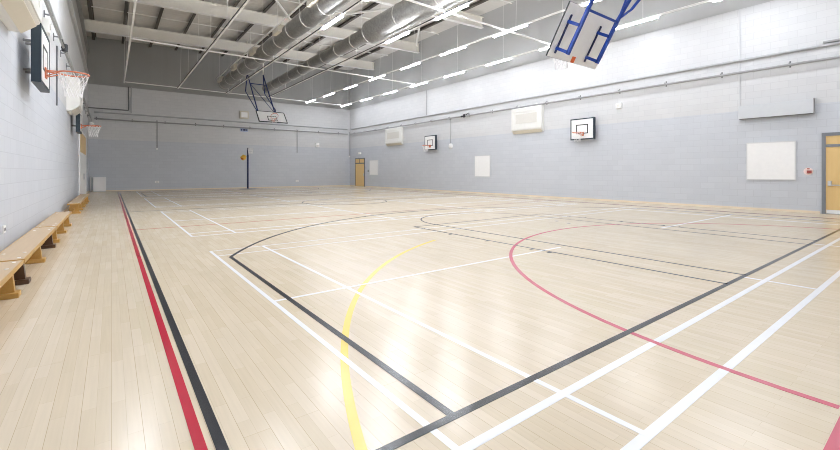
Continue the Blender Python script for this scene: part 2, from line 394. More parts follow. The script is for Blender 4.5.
for yy in [b_ + f_ for b_ in BEAMS[1:5] for f_ in (3.95,)] + [31.8]:
    p = MB().tube((XL+0.1, yy, deck_z(XL)-0.16), (XR-0.1, yy, deck_z(XR)-0.16), 0.03, 6)
    p.build('sag_rod', M['white_steel'], ceil)

blabs = ['cream steel roof beam nearest the back wall', 'cream steel roof beam second from the back wall', 'cream steel roof beam third from the back wall',
         'cream steel roof beam fourth from the back wall', 'cream steel roof beam above the near hoop', 'cream steel roof beam over the near wall']
for yb_, lb in zip(BEAMS, blabs):
    t_ = thing('roof_beam', lb, 'roof beam', (XL, yb_, beam_z(XL)), 'cream roof beams')
    d = (V((XR, 0, beam_z(XR))) - V((XL, 0, beam_z(XL)))); L_ = d.length; d.normalize(); up = V((0, 1, 0)).cross(-d)
    if up.z < 0: up = -up
    o0 = V((XL, yb_, beam_z(XL)))
    MB().frame(o0, d, V((0, 1, 0)), up, 0, L_, -0.012, 0.012, 0.02, BEAM_H-0.02).build('web', M['beam'], t_)
    MB().frame(o0, d, V((0, 1, 0)), up, 0, L_, -0.12, 0.12, 0, 0.02).build('lower_flange', M['white_steel'], t_)
    MB().frame(o0, d, V((0, 1, 0)), up, 0, L_, -0.12, 0.12, BEAM_H-0.02, BEAM_H).build('upper_flange', M['beam'], t_)
    s_ = MB()
    for x in (0.15, L_-0.15): s_.frame(o0, d, V((0, 1, 0)), up, x-0.01, x+0.01, -0.12, 0.12, 0.02, BEAM_H-0.02)
    s_.build('end_plate', M['beam'], t_)
# diagonal roof braces in one bay
bz = lambda x: beam_z(x)+0.5
zig = [(0.1, 23.3), (4.2, 17.2), (8.3, 23.3), (13.2, 17.2), (17.3, 23.3)]
bl = ['white diagonal roof brace beside the left wall', 'white diagonal roof brace left of the ducts', 'white diagonal roof brace crossing over the ducts', 'white diagonal roof brace beside the right wall']
for k in range(4):
    (x0_, ya_), (x1_, yb_) = zig[k], zig[k+1]
    tag(MB().tube((x0_, ya_, bz(x0_)), (x1_, yb_, bz(x1_)), 0.06, 10).build('roof_brace', M['white_steel'], loc=(x0_, ya_, bz(x0_))), bl[k], 'brace', 'diagonal roof braces')

# ================================================================== LIGHTING TRUNKING AND LUMINAIRES
ROWS = [0.66, 3.65, 6.70, 9.65, 12.80, 15.95]
LY = [0.66, 4.09, 7.52, 10.95, 14.38, 17.81, 21.24, 24.67, 28.10, 31.55]
CROSS = [11.2, 21.7, 32.4]
rl = ['white lighting trunking run nearest the left wall', 'white lighting trunking run second from the left wall', 'white lighting trunking run under the left duct',
      'white lighting trunking run under the right duct', 'white lighting trunking run right of both ducts', 'white lighting trunking run nearest the right wall']
for x, lb in zip(ROWS, rl):
    t_ = thing('lighting_trunking', lb, 'trunking', (x, YB-1.6, LZ), 'lighting trunking runs')
    MB().box(x-0.032, x+0.032, YF+0.1, CROSS[-1]+0.03, LZ, LZ+0.055).build('channel', M['white_steel'], t_)
    if x in (3.65, 6.70, 9.65): MB().tube((x-0.05, YF+0.1, LZ+0.03), (x-0.05, CROSS[-1], LZ+0.03), 0.018, 6).build('cable', M['black_cable'], t_)
    for k in range(10):
        y = 31.2-3.43*k
        if abs(x-6.7) < 0.5 or abs(x-9.65) < 0.7: continue
        xp = min(xs, key=lambda q: abs(q-x)); MB().tube((x, y, LZ+0.054), (xp-0.03, y, deck_z(xp)-PURLIN_H-0.001), 0.006, 5).build('suspension_wire', M['white_steel'], t_)
    if abs(x-6.7) < 0.5 or abs(x-9.65) < 0.7:
        for k in range(10):
            y = 31.7-3.43*k
            zt = 7.33 if x < 8 else (7.41 if y > 16.9 else 7.235)
            MB().tube((x, y, LZ+0.054), (x, y, zt), 0.012, 5).build('suspension_wire', M['white_steel'], t_)
cl = ['white cross trunking nearest the camera', 'white cross trunking halfway down the hall', 'white cross trunking by the back wall']
for y, lb in zip(CROSS, cl):
    a, b = (0.66, 15.95)
    tag(MB().box(a-0.03, b+0.03, y-0.03, y+0.03, LZ+0.055, LZ+0.11).build('cross_trunking', M['white_steel'], loc=(a, y, LZ+0.055)), lb, 'trunking', 'cross trunking')
light0 = None
soft_mesh = None
ordn = ['first', 'second', 'third', 'fourth', 'fifth', 'sixth', 'seventh', 'eighth', 'ninth', 'tenth']
rowname = ['row nearest the left wall', 'row second from the left wall', 'row under the left duct', 'row under the right duct', 'row just right of the ducts', 'row nearest the right wall']
for r, x in enumerate(ROWS):
    ys = LY if r >= 4 else (LY[3:5] if r in (2, 3) else LY[:4 if r == 1 else 5])
    for k, y in enumerate(reversed(ys)):
        lb = 'lit linear lamp, %s from the far end, %s' % (ordn[k], rowname[r])
        if light0 is None:
            light0 = thing('linear_lamp', lb, 'ceiling lamp', (x, y, LZ), 'linear LED lamps')
            MB().box(x-0.02, x+0.02, y-0.87, y+0.87, LZ-0.03, LZ).build('housing', M['white_steel'], light0)
            MB().box(x-0.045, x+0.045, y-0.86, y+0.86, LZ-0.062, LZ-0.03).build('diffuser', M['tube'], light0); soft_mesh = light0.children[-1].data.copy() if light0.children[-1].name.startswith('diffuser') else [c for c in light0.children if c.name.startswith('diffuser')][0].data.copy(); soft_mesh.materials[0] = M['tube_soft']
        else:
            d_ = dup(light0, (x, y, LZ), 0, lb)
            if r >= 4 or r == 0:      # the rows next to the walls run dimmer
                df = [c for c in d_.children if c.name.startswith('diffuser')][0]
                df.data = soft_mesh

# ================================================================== DUCTS
def duct(x, z, y_end, prof, label, rings, left_outlets=()):
    t_ = thing('ventilation_duct', label, 'duct', (x, y_end, z), 'ventilation ducts')
    MB().lathe((x, y_end, z), (0, -1, 0), prof, 32).build('duct_body', M['duct'], t_)
    def rad(y):
        h = y_end-y
        for (h0, r0), (h1, r1) in zip(prof, prof[1:]):
            if h0 <= h <= h1: return r0 + (r1-r0)*(h-h0)/max(1e-6, h1-h0)
        return prof[-1][1]
    for y in rings:
        r = rad(y); MB().lathe((x, y+0.025, z), (0, -1, 0), [(0, r), (0.005, r+0.022), (0.045, r+0.022), (0.05, r)], 32).build('flange_ring', M['duct_ring'], t_)
    for y in rings[::3]:
        r = rad(y)
        for s in (-1, 1): MB().tube((x+s*(r+0.01), y, z), (x+s*(r+0.01), y, deck_z(x)), 0.008, 5).build('hanger_rod', M['white_steel'], t_)
    for y in left_outlets:
        r = rad(y); q = MB().box(x-r-0.17, x-r+0.12, y-0.42, y+0.42, z-0.02, z+0.3)
        g = q.build('side_outlet', M['grille'], t_)
        f = MB()
        for k in range(5): f.box(x-r-0.185, x-r-0.165, y-0.38, y+0.38, z+0.02+k*0.055, z+0.045+k*0.055)
        f.build('louvre', M['cream_in'], g)
    return t_
duct(6.6, 7.72, 32.6, [(0, 0.1), (0.02, 0.385), (33.6, 0.385)], 'left silver round ventilation duct with side outlets', [32.2-1.75*k for k in range(19)], [31.7, 27.5, 23.3, 19.1, 14.9, 10.7, 6.5])
duct(9.6, 7.75, 32.4, [(0, 0.1), (0.02, 0.335), (15.5, 0.335), (15.95, 0.51), (33.4, 0.51)], 'right silver round ventilation duct that widens towards the camera', [32.0-1.75*k for k in range(9)] + [16.4, 13.9, 11.3, 8.7, 6.1, 3.5])
tag(MB().tube((6.05, 32.3, 7.98), (6.05, YF+0.2, 7.98), 0.035, 8).build('duct_rail', M['white_steel'], loc=(6.05, 32.3, 7.98)), 'thin white rail along the top left side of the left duct', 'rail')

# ================================================================== WALL PIPES AND TRACKS
def run(axis, c, a, b, label_u, label_t, sgn, br_at, clamp=None, rk=1.0):
    """upper pipe at 5.19 m and bracketed track at 4.75 m along one wall"""
    P = (lambda s, z, off: (c+sgn*off, s, z)) if axis == 'Y' else (lambda s, z, off: (s, c+sgn*off, z))
    tag(MB().tube(P(a, 5.19, 0.05), P(b, 5.19, 0.05), 0.045*rk, 12).build('wall_pipe', M['pipe'], loc=P((a+b)/2, 5.19, 0.04)), label_u, 'pipe')
    t_ = thing('net_track', label_t, 'track', P((a+b)/2, 4.75, 0))
    MB().tube(P(a, 4.75, 0.14), P(b, 4.75, 0.14), 0.042*rk, 12).build('rail', M['galv'], t_)
    for s in br_at:
        q = MB()
        if axis == 'Y':
            q.box(min(c, c+sgn*0.16), max(c, c+sgn*0.16), s-0.015, s+0.015, 4.79, 4.82); q.box(min(c, c+sgn*0.02), max(c, c+sgn*0.02), s-0.02, s+0.02, 4.68, 4.89)
        else:
            q.box(s-0.015, s+0.015, min(c, c+sgn*0.16), max(c, c+sgn*0.16), 4.79, 4.82); q.box(s-0.02, s+0.02, min(c, c+sgn*0.02), max(c, c+sgn*0.02), 4.68, 4.89)
        q.build('bracket', M['dark_bracket'], t_)
    if clamp is not None:
        q = MB().tube(P(clamp-0.18, 4.75, 0.14), P(clamp+0.2, 4.75, 0.14), 0.055, 10).tube(P(clamp, 4.72, 0.16), P(clamp-0.45, 4.9, 0.12), 0.025, 8).tube(P(clamp-0.1, 4.66, 0.16), P(clamp-0.1, 4.86, 0.16), 0.07, 8)
        q.build('clamp', M['black'], t_)['label'] = 'black clamp on the track'
run('Y', XR, YF+0.05, YB-0.3, 'upper grey pipe running along the right wall', 'lower bracketed track running along the right wall', -1, [3.32+1.857*k for k in range(-2, 17)], 18.62)
run('Y', XL, YF+0.05, YB-0.3, 'upper grey pipe running along the left wall', 'lower bracketed track running along the left wall', 1, [3.0+1.857*k for k in range(-2, 17)], 15.2, 0.65)
run('X', YB, XL+0.3, XR-0.3, 'upper grey pipe running along the back wall', 'lower bracketed track running along the back wall', -1, [1.13+1.91*k for k in range(-1, 9)])

def vpipe(name, x, y, z0, z1, r, mat, label, cat='conduit', end=None):
    t_ = thing(name, label, cat, (x, y, z0))
    MB().tube((x, y, z0), (x, y, z1), r, 8).build('tube', mat, t_)
    if end: MB().box(x-end, x+end, y-end, y+end, z0-0.12, z0+0.02).build('switch_box', M['white'], t_)
    return t_
vpipe('conduit', 17.52, YB-0.04, 2.75, 4.95, 0.06, M['pipe'], 'grey vertical conduit in the far right corner', end=0.06)
vpipe('conduit', 12.6, YB-0.02, 2.9, 4.72, 0.02, M['dark_bracket'], 'thin grey conduit dropping down the middle of the back wall')
vpipe('conduit', 2.56, YB-0.02, 2.95, 4.9, 0.024, M['dark_bracket'], 'thin grey conduit dropping down the left part of the back wall', end=0.05)
t_ = thing('conduit', 'dark double conduit turning a corner high on the back wall', 'conduit', (0.95, YB, 5.45))
MB().tube((0.93, YB-0.04, 5.45), (0.93, YB-0.04, 7.05), 0.035, 8).tube((0.93, YB-0.04, 5.45), (XL, YB-0.04, 5.45), 0.035, 8).build('tube', M['dark_bracket'], t_)
MB().tube((1.09, YB-0.04, 5.3), (1.09, YB-0.04, 7.05), 0.035, 8).build('second_tube', M['pipe'], t_)
vpipe('conduit', XR-0.02, 4.65, 3.6, 6.98, 0.011, M['grey_paint'], 'pale thin conduit rising above the long grey casing')
vpipe('conduit', XR-0.02, 22.46, 5.25, 6.98, 0.02, M['dark_bracket'], 'thin grey conduit high on the right wall above the far hoop')
vpipe('conduit', XL+0.02, 14.8, 3.1, 4.72, 0.02, M['dark_bracket'], 'thin grey conduit dropping down the left wall')

# ================================================================== WALL HEATERS
def heater(label, side, y0, y1, D=0.34, dz=0.0):
    """cream convector box hung on a long wall; side +1 = right wall, -1 = left wall"""
    X = XR if side > 0 else XL; s = -side; ym = (y0+y1)/2
    t_ = thing('wall_heater', label, 'heater', (X, ym, 3.3), 'cream wall heaters')
    prof = [(0, 3.36), (D*0.38, 3.36), (D*0.88, 3.5), (D, 3.53), (D, 4.66-dz), (D*0.88, 4.70-dz), (0, 4.70-dz)]
    m_ = MB(); vs = [(X+s*d, y0, z) for d, z in prof] + [(X+s*d, y1, z) for d, z in prof]; n = len(prof)
    m_.add(vs, [list(range(n)), list(range(2*n-1, n-1, -1))] + [(i, n+i, n+(i+1) % n, (i+1) % n) for i in range(n)])
    m_.build('casing', M['cream'], t_, bevel=0.008)
    fr = MB(); xf0, xf1 = sorted((X+s*D, X+s*(D+0.02))); b = 0.16
    fr.box(xf0, xf1, y0+0.02, y1-0.02, 4.64-dz-b, 4.64-dz).box(xf0, xf1, y0+0.02, y1-0.02, 3.55, 3.55+b).box(xf0, xf1, y0+0.02, y0+0.02+b, 3.55+b, 4.64-dz-b).box(xf0, xf1, y1-0.02-b, y1-0.02, 3.55+b, 4.64-dz-b)
    fr.build('front_frame', M['cream'], t_)
    xf0, xf1 = sorted((X+s*D, X+s*(D+0.01)))
    MB().box(xf0, xf1, y0+0.3, y1-0.3, 3.86, 4.36-dz).build('grille_panel', M['cream_in'], t_)
    lo = MB(); vs = [(X+s*D*0.41, y0+0.06, 3.355), (X+s*D*0.9, y0+0.06, 3.495), (X+s*D*0.9, y1-0.06, 3.495), (X+s*D*0.41, y1-0.06, 3.355)]
    vs += [(x, y, z-0.02) for x, y, z in vs]
    lo.add(vs, [(0, 3, 2, 1), (4, 5, 6, 7), (0, 1, 5, 4), (1, 2, 6, 5), (2, 3, 7, 6), (3, 0, 4, 7)])
    lo.build('outlet_slat', M['cream_lip'], t_)
    for y in (y0+0.4, y1-0.4): MB().box(*sorted((X, X+s*0.12)), y-0.03, y+0.03, 4.7-dz, 4.86-dz).build('bracket', M['cream'], t_)
    return t_
heater('cream wall heater right of centre on the right wall', 1, 12.78, 14.75, 0.2)
heater('cream wall heater towards the far end of the right wall', 1, 25.35, 27.6, 0.2)
heater('cream wall heater at the top left, above the bench', -1, 6.4, 8.4)
heater('cream wall heater behind the net of the nearest left hoop', -1, 18.0, 19.6, 0.34, 0.22)

# ================================================================== BASKETBALL HOOPS
def rim_and_net(t_, c, N, U, mat, plate_front):
    """c = rim centre, N = away from the board, U = along the board upwards; plate_front = point where the rim meets the board"""
    S = V((1, 0, 0)) if abs(N.x) < 0.5 else V((0, 1, 0))
    q = MB().torus(c, N, S, 0.225, 0.013, 32, 8)
    for s in (-1, 1):
        q.tube(plate_front + S*0.05*s, c - N*0.2 + S*0.1*s, 0.012, 8); q.tube(plate_front - U*0.1 + S*0.05*s, c - N*0.15 + S*0.15*s, 0.01, 8)
    r = q.build('rim', mat, t_)
    MB().frame(plate_front, N, S, U, 0, 0.02, -0.09, 0.09, -0.13, 0.05).build('mounting_plate', mat, r)
    # knotted net hanging straight down
    n = 12; rings = [(0, 0.222), (0.1, 0.2), (0.2, 0.165), (0.3, 0.138), (0.42, 0.125)]
    pts = []
    for k, (dz, rr) in enumerate(rings):
        row = []
        for i in range(n):
            a = 2*math.pi*(i+0.5*(k % 2))/n; top = c + N*0.222*math.cos(a) + S*0.222*math.sin(a)
            cc = V((c.x, c.y, 0)); d = V((N.x, N.y, 0)).normalized()*math.cos(a) + S*math.sin(a)
            row.append(top if k == 0 else V((0, 0, c.z-dz)) + cc + d*rr)
        pts.append(row)
    m_ = MB()
    for k in range(len(rings)-1):
        for i in range(n):
            j = (i+1) % n if k % 2 else (i-1) % n
            m_.tube(pts[k][i], pts[k+1][i], 0.005, 4, caps=False); m_.tube(pts[k][i], pts[k+1][j], 0.005, 4, caps=False)
    m_.build('net', M['net'], r)

def wall_hoop(label, Y, side):
    X = XR if side > 0 else XL; N = V((-side, 0, 0)); U = V((0, 0, 1)); S = V((0, 1, 0)); xf = X - side*(0.3 if side > 0 else 0.27)
    t_ = thing('basketball_hoop', label, 'basketball hoop', (X, Y, 2.8), 'wall mounted practice hoops')
    zb, zt, hw = 2.78, 3.76, 0.59
    o = V((xf, Y, zb))
    bd = MB().frame(o, N, S, U, -0.04, 0, -hw+0.02, hw-0.02, 0.02, zt-zb-0.02).build('backboard', M['white'], t_)
    e = MB(); H = zt-zb; b = 0.05
    e.frame(o, N, S, U, -0.12, 0.006, -hw, hw, 0, b).frame(o, N, S, U, -0.12, 0.006, -hw, hw, H-b, H).frame(o, N, S, U, -0.12, 0.006, -hw, -hw+b, b, H-b).frame(o, N, S, U, -0.12, 0.006, hw-b, hw, b, H-b)
    e.build('border', M['board_edge'], bd)
    q = MB(); x0_, x1_, z0_, z1_, b = -0.295, 0.295, 0.27, 0.7, 0.04
    q.frame(o, N, S, U, 0, 0.004, x0_, x1_, z0_, z0_+b).frame(o, N, S, U, 0, 0.004, x0_, x1_, z1_-b, z1_).frame(o, N, S, U, 0, 0.004, x0_, x0_+b, z0_+b, z1_-b).frame(o, N, S, U, 0, 0.004, x1_-b, x1_, z0_+b, z1_-b)
    q.build('target_square', M['black'], bd)
    for s in (-1, 1):
        for z in (0.25, 0.75): MB().frame(o, N, S, U, -0.3, -0.04, s*0.12-0.02, s*0.12+0.02, z, z+0.04).build('wall_bracket', M['galv'], t_)
    rim_and_net(t_, V((xf, Y, 3.08)) + N*0.38, N, U, M['orange_pale'], V((xf, Y, 3.08)))
    return t_
wall_hoop('white practice hoop nearest on the right wall, left of the white siren box', 10.5, 1)
wall_hoop('small distant practice hoop on the right wall beside the far heater', 21.75, 1)
wall_hoop('practice hoop nearest on the left wall, seen edge-on above the benches', 9.75, -1)
wall_hoop('farther practice hoop on the left wall, above the end benches', 20.3, -1)

def ceiling_hoop(label, x, y, sgn, tilt, zbot, so=0.34, ta=0.15, fm='blue'):
    """folding main-court hoop hung from the roof; sgn = direction its face looks along Y"""
    N = V((0, sgn*math.cos(tilt), math.sin(tilt))); U = V((0, -sgn*math.sin(tilt), math.cos(tilt))); S = V((1, 0, 0))
    t_ = thing('basketball_hoop', label, 'basketball hoop', (x, y, zbot), 'folded ceiling hung hoops')
    o = V((x, y, zbot)); H, hw = 1.06, 0.9
    bd = MB().frame(o, N, S, U, -0.03, 0, -hw, hw, 0, H).build('backboard', M['white'], t_)
    e = MB(); b = 0.05
    e.frame(o, N, S, U, -0.028, 0.006, -hw-0.004, hw+0.004, -0.004, b).frame(o, N, S, U, -0.028, 0.006, -hw-0.004, hw+0.004, H-b, H+0.004).frame(o, N, S, U, -0.028, 0.006, -hw-0.004, -hw+b, b, H-b).frame(o, N, S, U, -0.028, 0.006, hw-b, hw+0.004, b, H-b)
    e.build('border', M['black'], bd)
    q = MB(); x0_, x1_, z0_, z1_, b = -0.295, 0.295, 0.16, 0.6, 0.05
    q.frame(o, N, S, U, 0, 0.004, x0_, x1_, z0_, z0_+b).frame(o, N, S, U, 0, 0.004, x0_, x1_, z1_-b, z1_).frame(o, N, S, U, 0, 0.004, x0_, x0_+b, z0_+b, z1_-b).frame(o, N, S, U, 0, 0.004, x1_-b, x1_, z0_+b, z1_-b)
    q.build('target_square', M['black'], bd)
    MB().frame(o, N, S, U, -0.036, -0.03, -0.1, 0.02, 0.0, 0.13).build('rear_plate', M['orange'], bd)
    B = lambda s, t, off: o + S*s + U*t - N*off
    tops = []
    for s in (-0.72, 0.36):
        f_ = MB().bar(B(s, ta, so), B(s, 1.08, so), 0.06, 0.06, tuple(N))
        f_.bar(B(s, ta+0.04, so), B(s, ta+0.04, 0.03), 0.06, 0.06, tuple(U)).bar(B(s, 0.72, so), B(s, 0.72, 0.03), 0.06, 0.06, tuple(U))
        fr = f_.build('board_arm', M[fm], t_)
        MB().bar(B(s, ta-0.06, 0.045), B(s, 0.86, 0.045), 0.03, 0.03, tuple(N)).build('board_rail', M['navy'], fr)
        tops.append((s, B(s, 1.08, so)))
    MB().bar(B(-0.72, 1.02, so), B(0.36, 1.02, so), 0.045, 0.045, tuple(N)).build('cross_bar', M[fm], t_)
    yp, zp = o.y - sgn*3.5, 8.15
    for s, p in tops:
        piv = V((x+s, yp, zp))
        MB().tube(p, piv, 0.04, 10).tube(p + U*0.0, p - (piv-p).normalized()*0.1, 0.04, 10).build('mast', M[fm], t_)
        k0 = o + S*(s+0.1 if s > 0 else s-0.1) + V((0, -sgn*1.05, 0.92))
        k1 = V((x+s+(0.1 if s > 0 else -0.1), yp, zp-1.3))
        MB().tube(k0, k1, 0.03, 8).build('brace', M[fm], t_)
        MB().tube(k0, p, 0.025, 8).build('link', M[fm], t_)
        MB().tube(k1, piv, 0.035, 8).build('drop_post', M[fm], t_)
        MB().tube(piv, (x+s, yp, deck_z(x+s)), 0.04, 8).build('hanger_post', M['beam'], t_)
    pa = tops[0][1].lerp(V((x-0.72, yp, zp)), 0.72); pb = tops[1][1].lerp(V((x+0.36, yp, zp)), 0.72)
    MB().tube(pa, pb, 0.03, 8).build('mast_tie', M[fm], t_)
    MB().tube(pa, tops[1][1], 0.02, 8).build('diagonal_tie', M[fm], t_)
    rim_and_net(t_, o + U*0.16 + N*0.38, N, U, M['orange'], o + U*0.16)
    return t_
ceiling_hoop('folded ceiling-hung hoop seen from behind with blue frame, top right', 7.9, 5.04, 1, math.radians(30), 3.65)
ceiling_hoop('folded ceiling-hung hoop facing the camera below the ducts at the far end', 8.23, 26.3, -1, math.radians(44), 4.44, 0.14, 0.4, 'blue_shaded')

# ================================================================== WHITEBOARDS, CASING, SMALL WALL FITTINGS
def board(label, y0, y1, z0, z1):
    t_ = thing('whiteboard', label, 'whiteboard', (XR, (y0+y1)/2, z0), 'white wall boards')
    MB().box(XR-0.03, XR, y0+0.02, y1-0.02, z0+0.02, z1-0.02).build('panel', M['white'], t_)
    f = MB(); b = 0.03
    f.box(XR-0.036, XR, y0, y1, z0, z0+b).box(XR-0.036, XR, y0, y1, z1-b, z1).box(XR-0.036, XR, y0, y0+b, z0+b, z1-b).box(XR-0.036, XR, y1-b, y1, z0+b, z1-b)
    f.build('frame', M['white_frame'], t_); return t_
board('blank white wall board beside the far door', 29.0, 30.37, 1.02, 2.27)
board('blank white wall board halfway along the right wall', 16.48, 17.74, 1.0, 2.26)
board('large blank white wall board near the right-hand door', 3.18, 4.47, 1.02, 2.3)
t_ = thing('screen_casing', 'long pale grey casing high on the right wall', 'casing', (XR, 3.7, 3.1))
MB().box(XR-0.17, XR, 2.74, 4.66, 3.13, 3.58).build('casing_body', M['grey_paint'], t_, bevel=0.01)
MB().box(XR-0.175, XR, 2.735, 2.75, 3.12, 3.59).build('end_cap', M['galv'], t_)
MB().box(XR-0.16, XR-0.02, 2.76, 4.64, 3.115, 3.13).build('slot', M['dark_bracket'], t_)
t_ = thing('cable_tray', 'short grey cable tray above the pipes at the far right', 'tray', (XR, 1.5, 5.27))
MB().box(XR-0.08, XR, 0.3, 2.55, 5.265, 5.28).box(XR-0.08, XR-0.07, 0.3, 2.55, 5.28, 5.32).build('channel', M['galv'], t_)
t_ = thing('siren_box', 'small white siren box on the right wall', 'siren', (XR, 8.92, 4.05))
MB().box(XR-0.1, XR, 8.8, 9.04, 4.04, 4.27).build('case', M['white'], t_, bevel=0.015); MB().lathe((XR-0.1, 8.92, 4.155), (-1, 0, 0), [(0, 0.06), (0.02, 0.05)], 16).build('sounder', M['cream_in'], t_)
t_ = thing('siren_box', 'small cream box high on the left wall by the hoop', 'siren', (XL, 12.0, 4.3))
MB().box(XL, XL+0.13, 11.86, 12.14, 4.3, 4.62).build('case', M['cream'], t_, bevel=0.02); MB().lathe((XL+0.13, 12.0, 4.46), (1, 0, 0), [(0, 0.07), (0.02, 0.06)], 16).build('sounder', M['cream_in'], t_)
t_ = thing('pendant_switch', 'white sensor on a thin conduit beside the small distant hoop', 'sensor', (XR, 19.93, 2.9))
MB().tube((XR-0.03, 19.93, 3.05), (XR-0.03, 19.93, 4.72), 0.018, 8).build('conduit_tube', M['galv'], t_); MB().lathe((XR, 19.93, 2.97), (-1, 0, 0), [(0, 0.17), (0.07, 0.17), (0.11, 0.1)], 18).build('sensor_head', M['white'], t_)
t_ = thing('emergency_lamp', 'small white emergency lamp above the far corner door', 'lamp', (XR, 32.05, 2.96))
MB().box(XR-0.12, XR, 31.85, 32.25, 2.84, 3.02).build('case', M['white'], t_, bevel=0.02); MB().box(XR-0.135, XR-0.12, 31.9, 32.2, 2.87, 2.99).build('lens', M['exit_glow'], t_)
t_ = thing('light_switch', 'small grey switch between the far door and its white board', 'switch', (XR, 30.62, 1.36))
MB().box(XR-0.03, XR, 30.56, 30.7, 1.28, 1.46).build('plate', M['dark_bracket'], t_); MB().box(XR-0.036, XR-0.03, 30.6, 30.66, 1.34, 1.4).build('rocker', M['white'], t_)
t_ = thing('fire_call_point', 'red fire call point on a pale plate near the right-hand door', 'call point', (XR, 2.89, 1.16))
MB().lathe((XR, 2.89, 1.31), (-1, 0, 0), [(0, 0.115), (0.008, 0.115)], 24).build('back_plate', M['pink_plate'], t_)
MB().box(XR-0.05, XR-0.008, 2.81, 2.92, 1.25, 1.34).build('call_box', M['red_sign'], t_, bevel=0.006); MB().box(XR-0.013, XR-0.008, 2.86, 2.92, 1.375, 1.41).build('sign_mark', M['red_sign'], t_)
# back wall
t_ = thing('wall_lantern', 'square cream box lamp high on the back wall', 'lamp', (8.33, YB, 5.45))
MB().box(8.0, 8.66, YB-0.16, YB, 5.46, 6.06).build('case', M['cream_lip'], t_, bevel=0.02); MB().box(8.1, 8.56, YB-0.18, YB-0.16, 5.56, 5.96).build('lens', M['white'], t_)
t_ = thing('wall_sign', 'pale blue wall sign with dark blocks above the netball post', 'sign', (8.34, YB, 4.48))
MB().box(8.06, 8.62, YB-0.02, YB, 4.46, 4.7).build('plate', M['sign_blue'], t_)
for a, b in ((8.11, 8.2), (8.27, 8.45), (8.5, 8.58)): MB().box(a, b, YB-0.026, YB-0.02, 4.52, 4.65).build('dark_mark', M['navy'], t_)
t_ = thing('sounder_box', 'small white sounder box on the right part of the back wall', 'sounder', (14.38, YB, 3.43))
MB().box(14.2, 14.56, YB-0.13, YB, 3.45, 3.83).build('case', M['white'], t_, bevel=0.03); MB().box(14.28, 14.48, YB-0.15, YB-0.13, 3.5, 3.62).build('lens', M['cream_in'], t_)
for x, z, lb in ((2.56, 0.57, 'white socket plate low on the left part of the back wall'), (12.6, 0.5, 'white socket plate low on the right part of the back wall')):
    t_ = thing('wall_socket', lb, 'socket', (x, YB, z), 'back wall sockets')
    MB().box(x-0.12, x+0.12, YB-0.03, YB, z-0.07, z+0.09).build('plate', M['white'], t_); MB().box(x-0.08, x+0.08, YB-0.034, YB-0.03, z-0.02, z+0.03).build('outlet', M['galv'], t_)
t_ = thing('wall_socket', 'white double socket on the left wall above the benches', 'socket', (XL, 8.0, 0.5))
MB().box(XL, XL+0.02, 7.92, 8.08, 0.45, 0.55).build('plate', M['white'], t_)
for y in (7.96, 8.04): MB().box(XL+0.02, XL+0.026, y-0.02, y+0.02, 0.48, 0.52).build('outlet', M['galv'], t_)
t_ = thing('wall_sensor', 'small white sensor in the far left corner', 'sensor', (-1.05, YB, 4.4))
MB().lathe((-1.03, YB, 4.4), (0, -1, 0), [(0, 0.13), (0.1, 0.13), (0.16, 0.06)], 16).build('sensor_head', M['white'], t_)
MB().tube((-1.03, YB-0.03, 4.5), (-1.03, YB-0.03, 4.72), 0.015, 6).build('conduit_tube', M['pipe'], t_)

# ================================================================== DOORS
# far corner door
d1 = struct('door_1', MB().box(XR-0.05, XR, 31.2, 31.27, 0, 2.5).box(XR-0.05, XR, 32.87, 32.94, 0, 2.5).box(XR-0.05, XR, 31.27, 32.87, 2.43, 2.5).box(XR-0.05, XR, 31.27, 32.87, 2.0, 2.09).box(XR-0.05, XR, 32.06, 32.12, 2.09, 2.43), M['door_dark'], 'wooden door in the far right corner')
for a, b in ((31.27, 32.06), (32.12, 32.87)): MB().box(XR-0.03, XR, a, b, 2.09, 2.43).build('transom_panel', M['door_wood'], d1)
MB().box(XR-0.03, XR, 31.27, 32.87, 0.01, 2.0).build('leaf', M['door_wood'], d1)
MB().box(XR-0.06, XR-0.03, 31.35, 31.42, 0.9, 1.15).build('door_handle', M['steel'], d1)
# near right door (double, its far leaf in view)
d2 = struct('door_2', MB().box(XR-0.06, XR, 2.49, 2.58, 0, 2.5).box(XR-0.06, XR, 0.4, 0.49, 0, 2.5).box(XR-0.06, XR, 0.49, 2.49, 2.4, 2.5).box(XR-0.06, XR, 0.49, 2.49, 2.06, 2.14), M['door_frame'], 'pair of oak doors near the right edge')
MB().box(XR-0.03, XR, 0.49, 2.49, 2.14, 2.4).build('transom_panel', M['door_wood'], d2)
for a, b, hs in ((1.495, 2.49, 2.4), (0.49, 1.485, 0.58)):
    lf = MB().box(XR-0.035, XR, a, b, 0.02, 2.06).build('leaf', M['door_wood'], d2)
    MB().box(XR-0.04, XR-0.035, a+0.01, b-0.01, 0.02, 0.13).build('kick_plate', M['kick'], lf)
    MB().tube((XR-0.1, a+0.05, 0.89), (XR-0.1, b-0.05, 0.89), 0.018, 10).build('push_bar', M['steel'], lf)
    MB().box(XR-0.11, XR-0.035, hs-0.04, hs+0.04, 0.86, 1.02).build('bar_mount', M['steel'], lf)
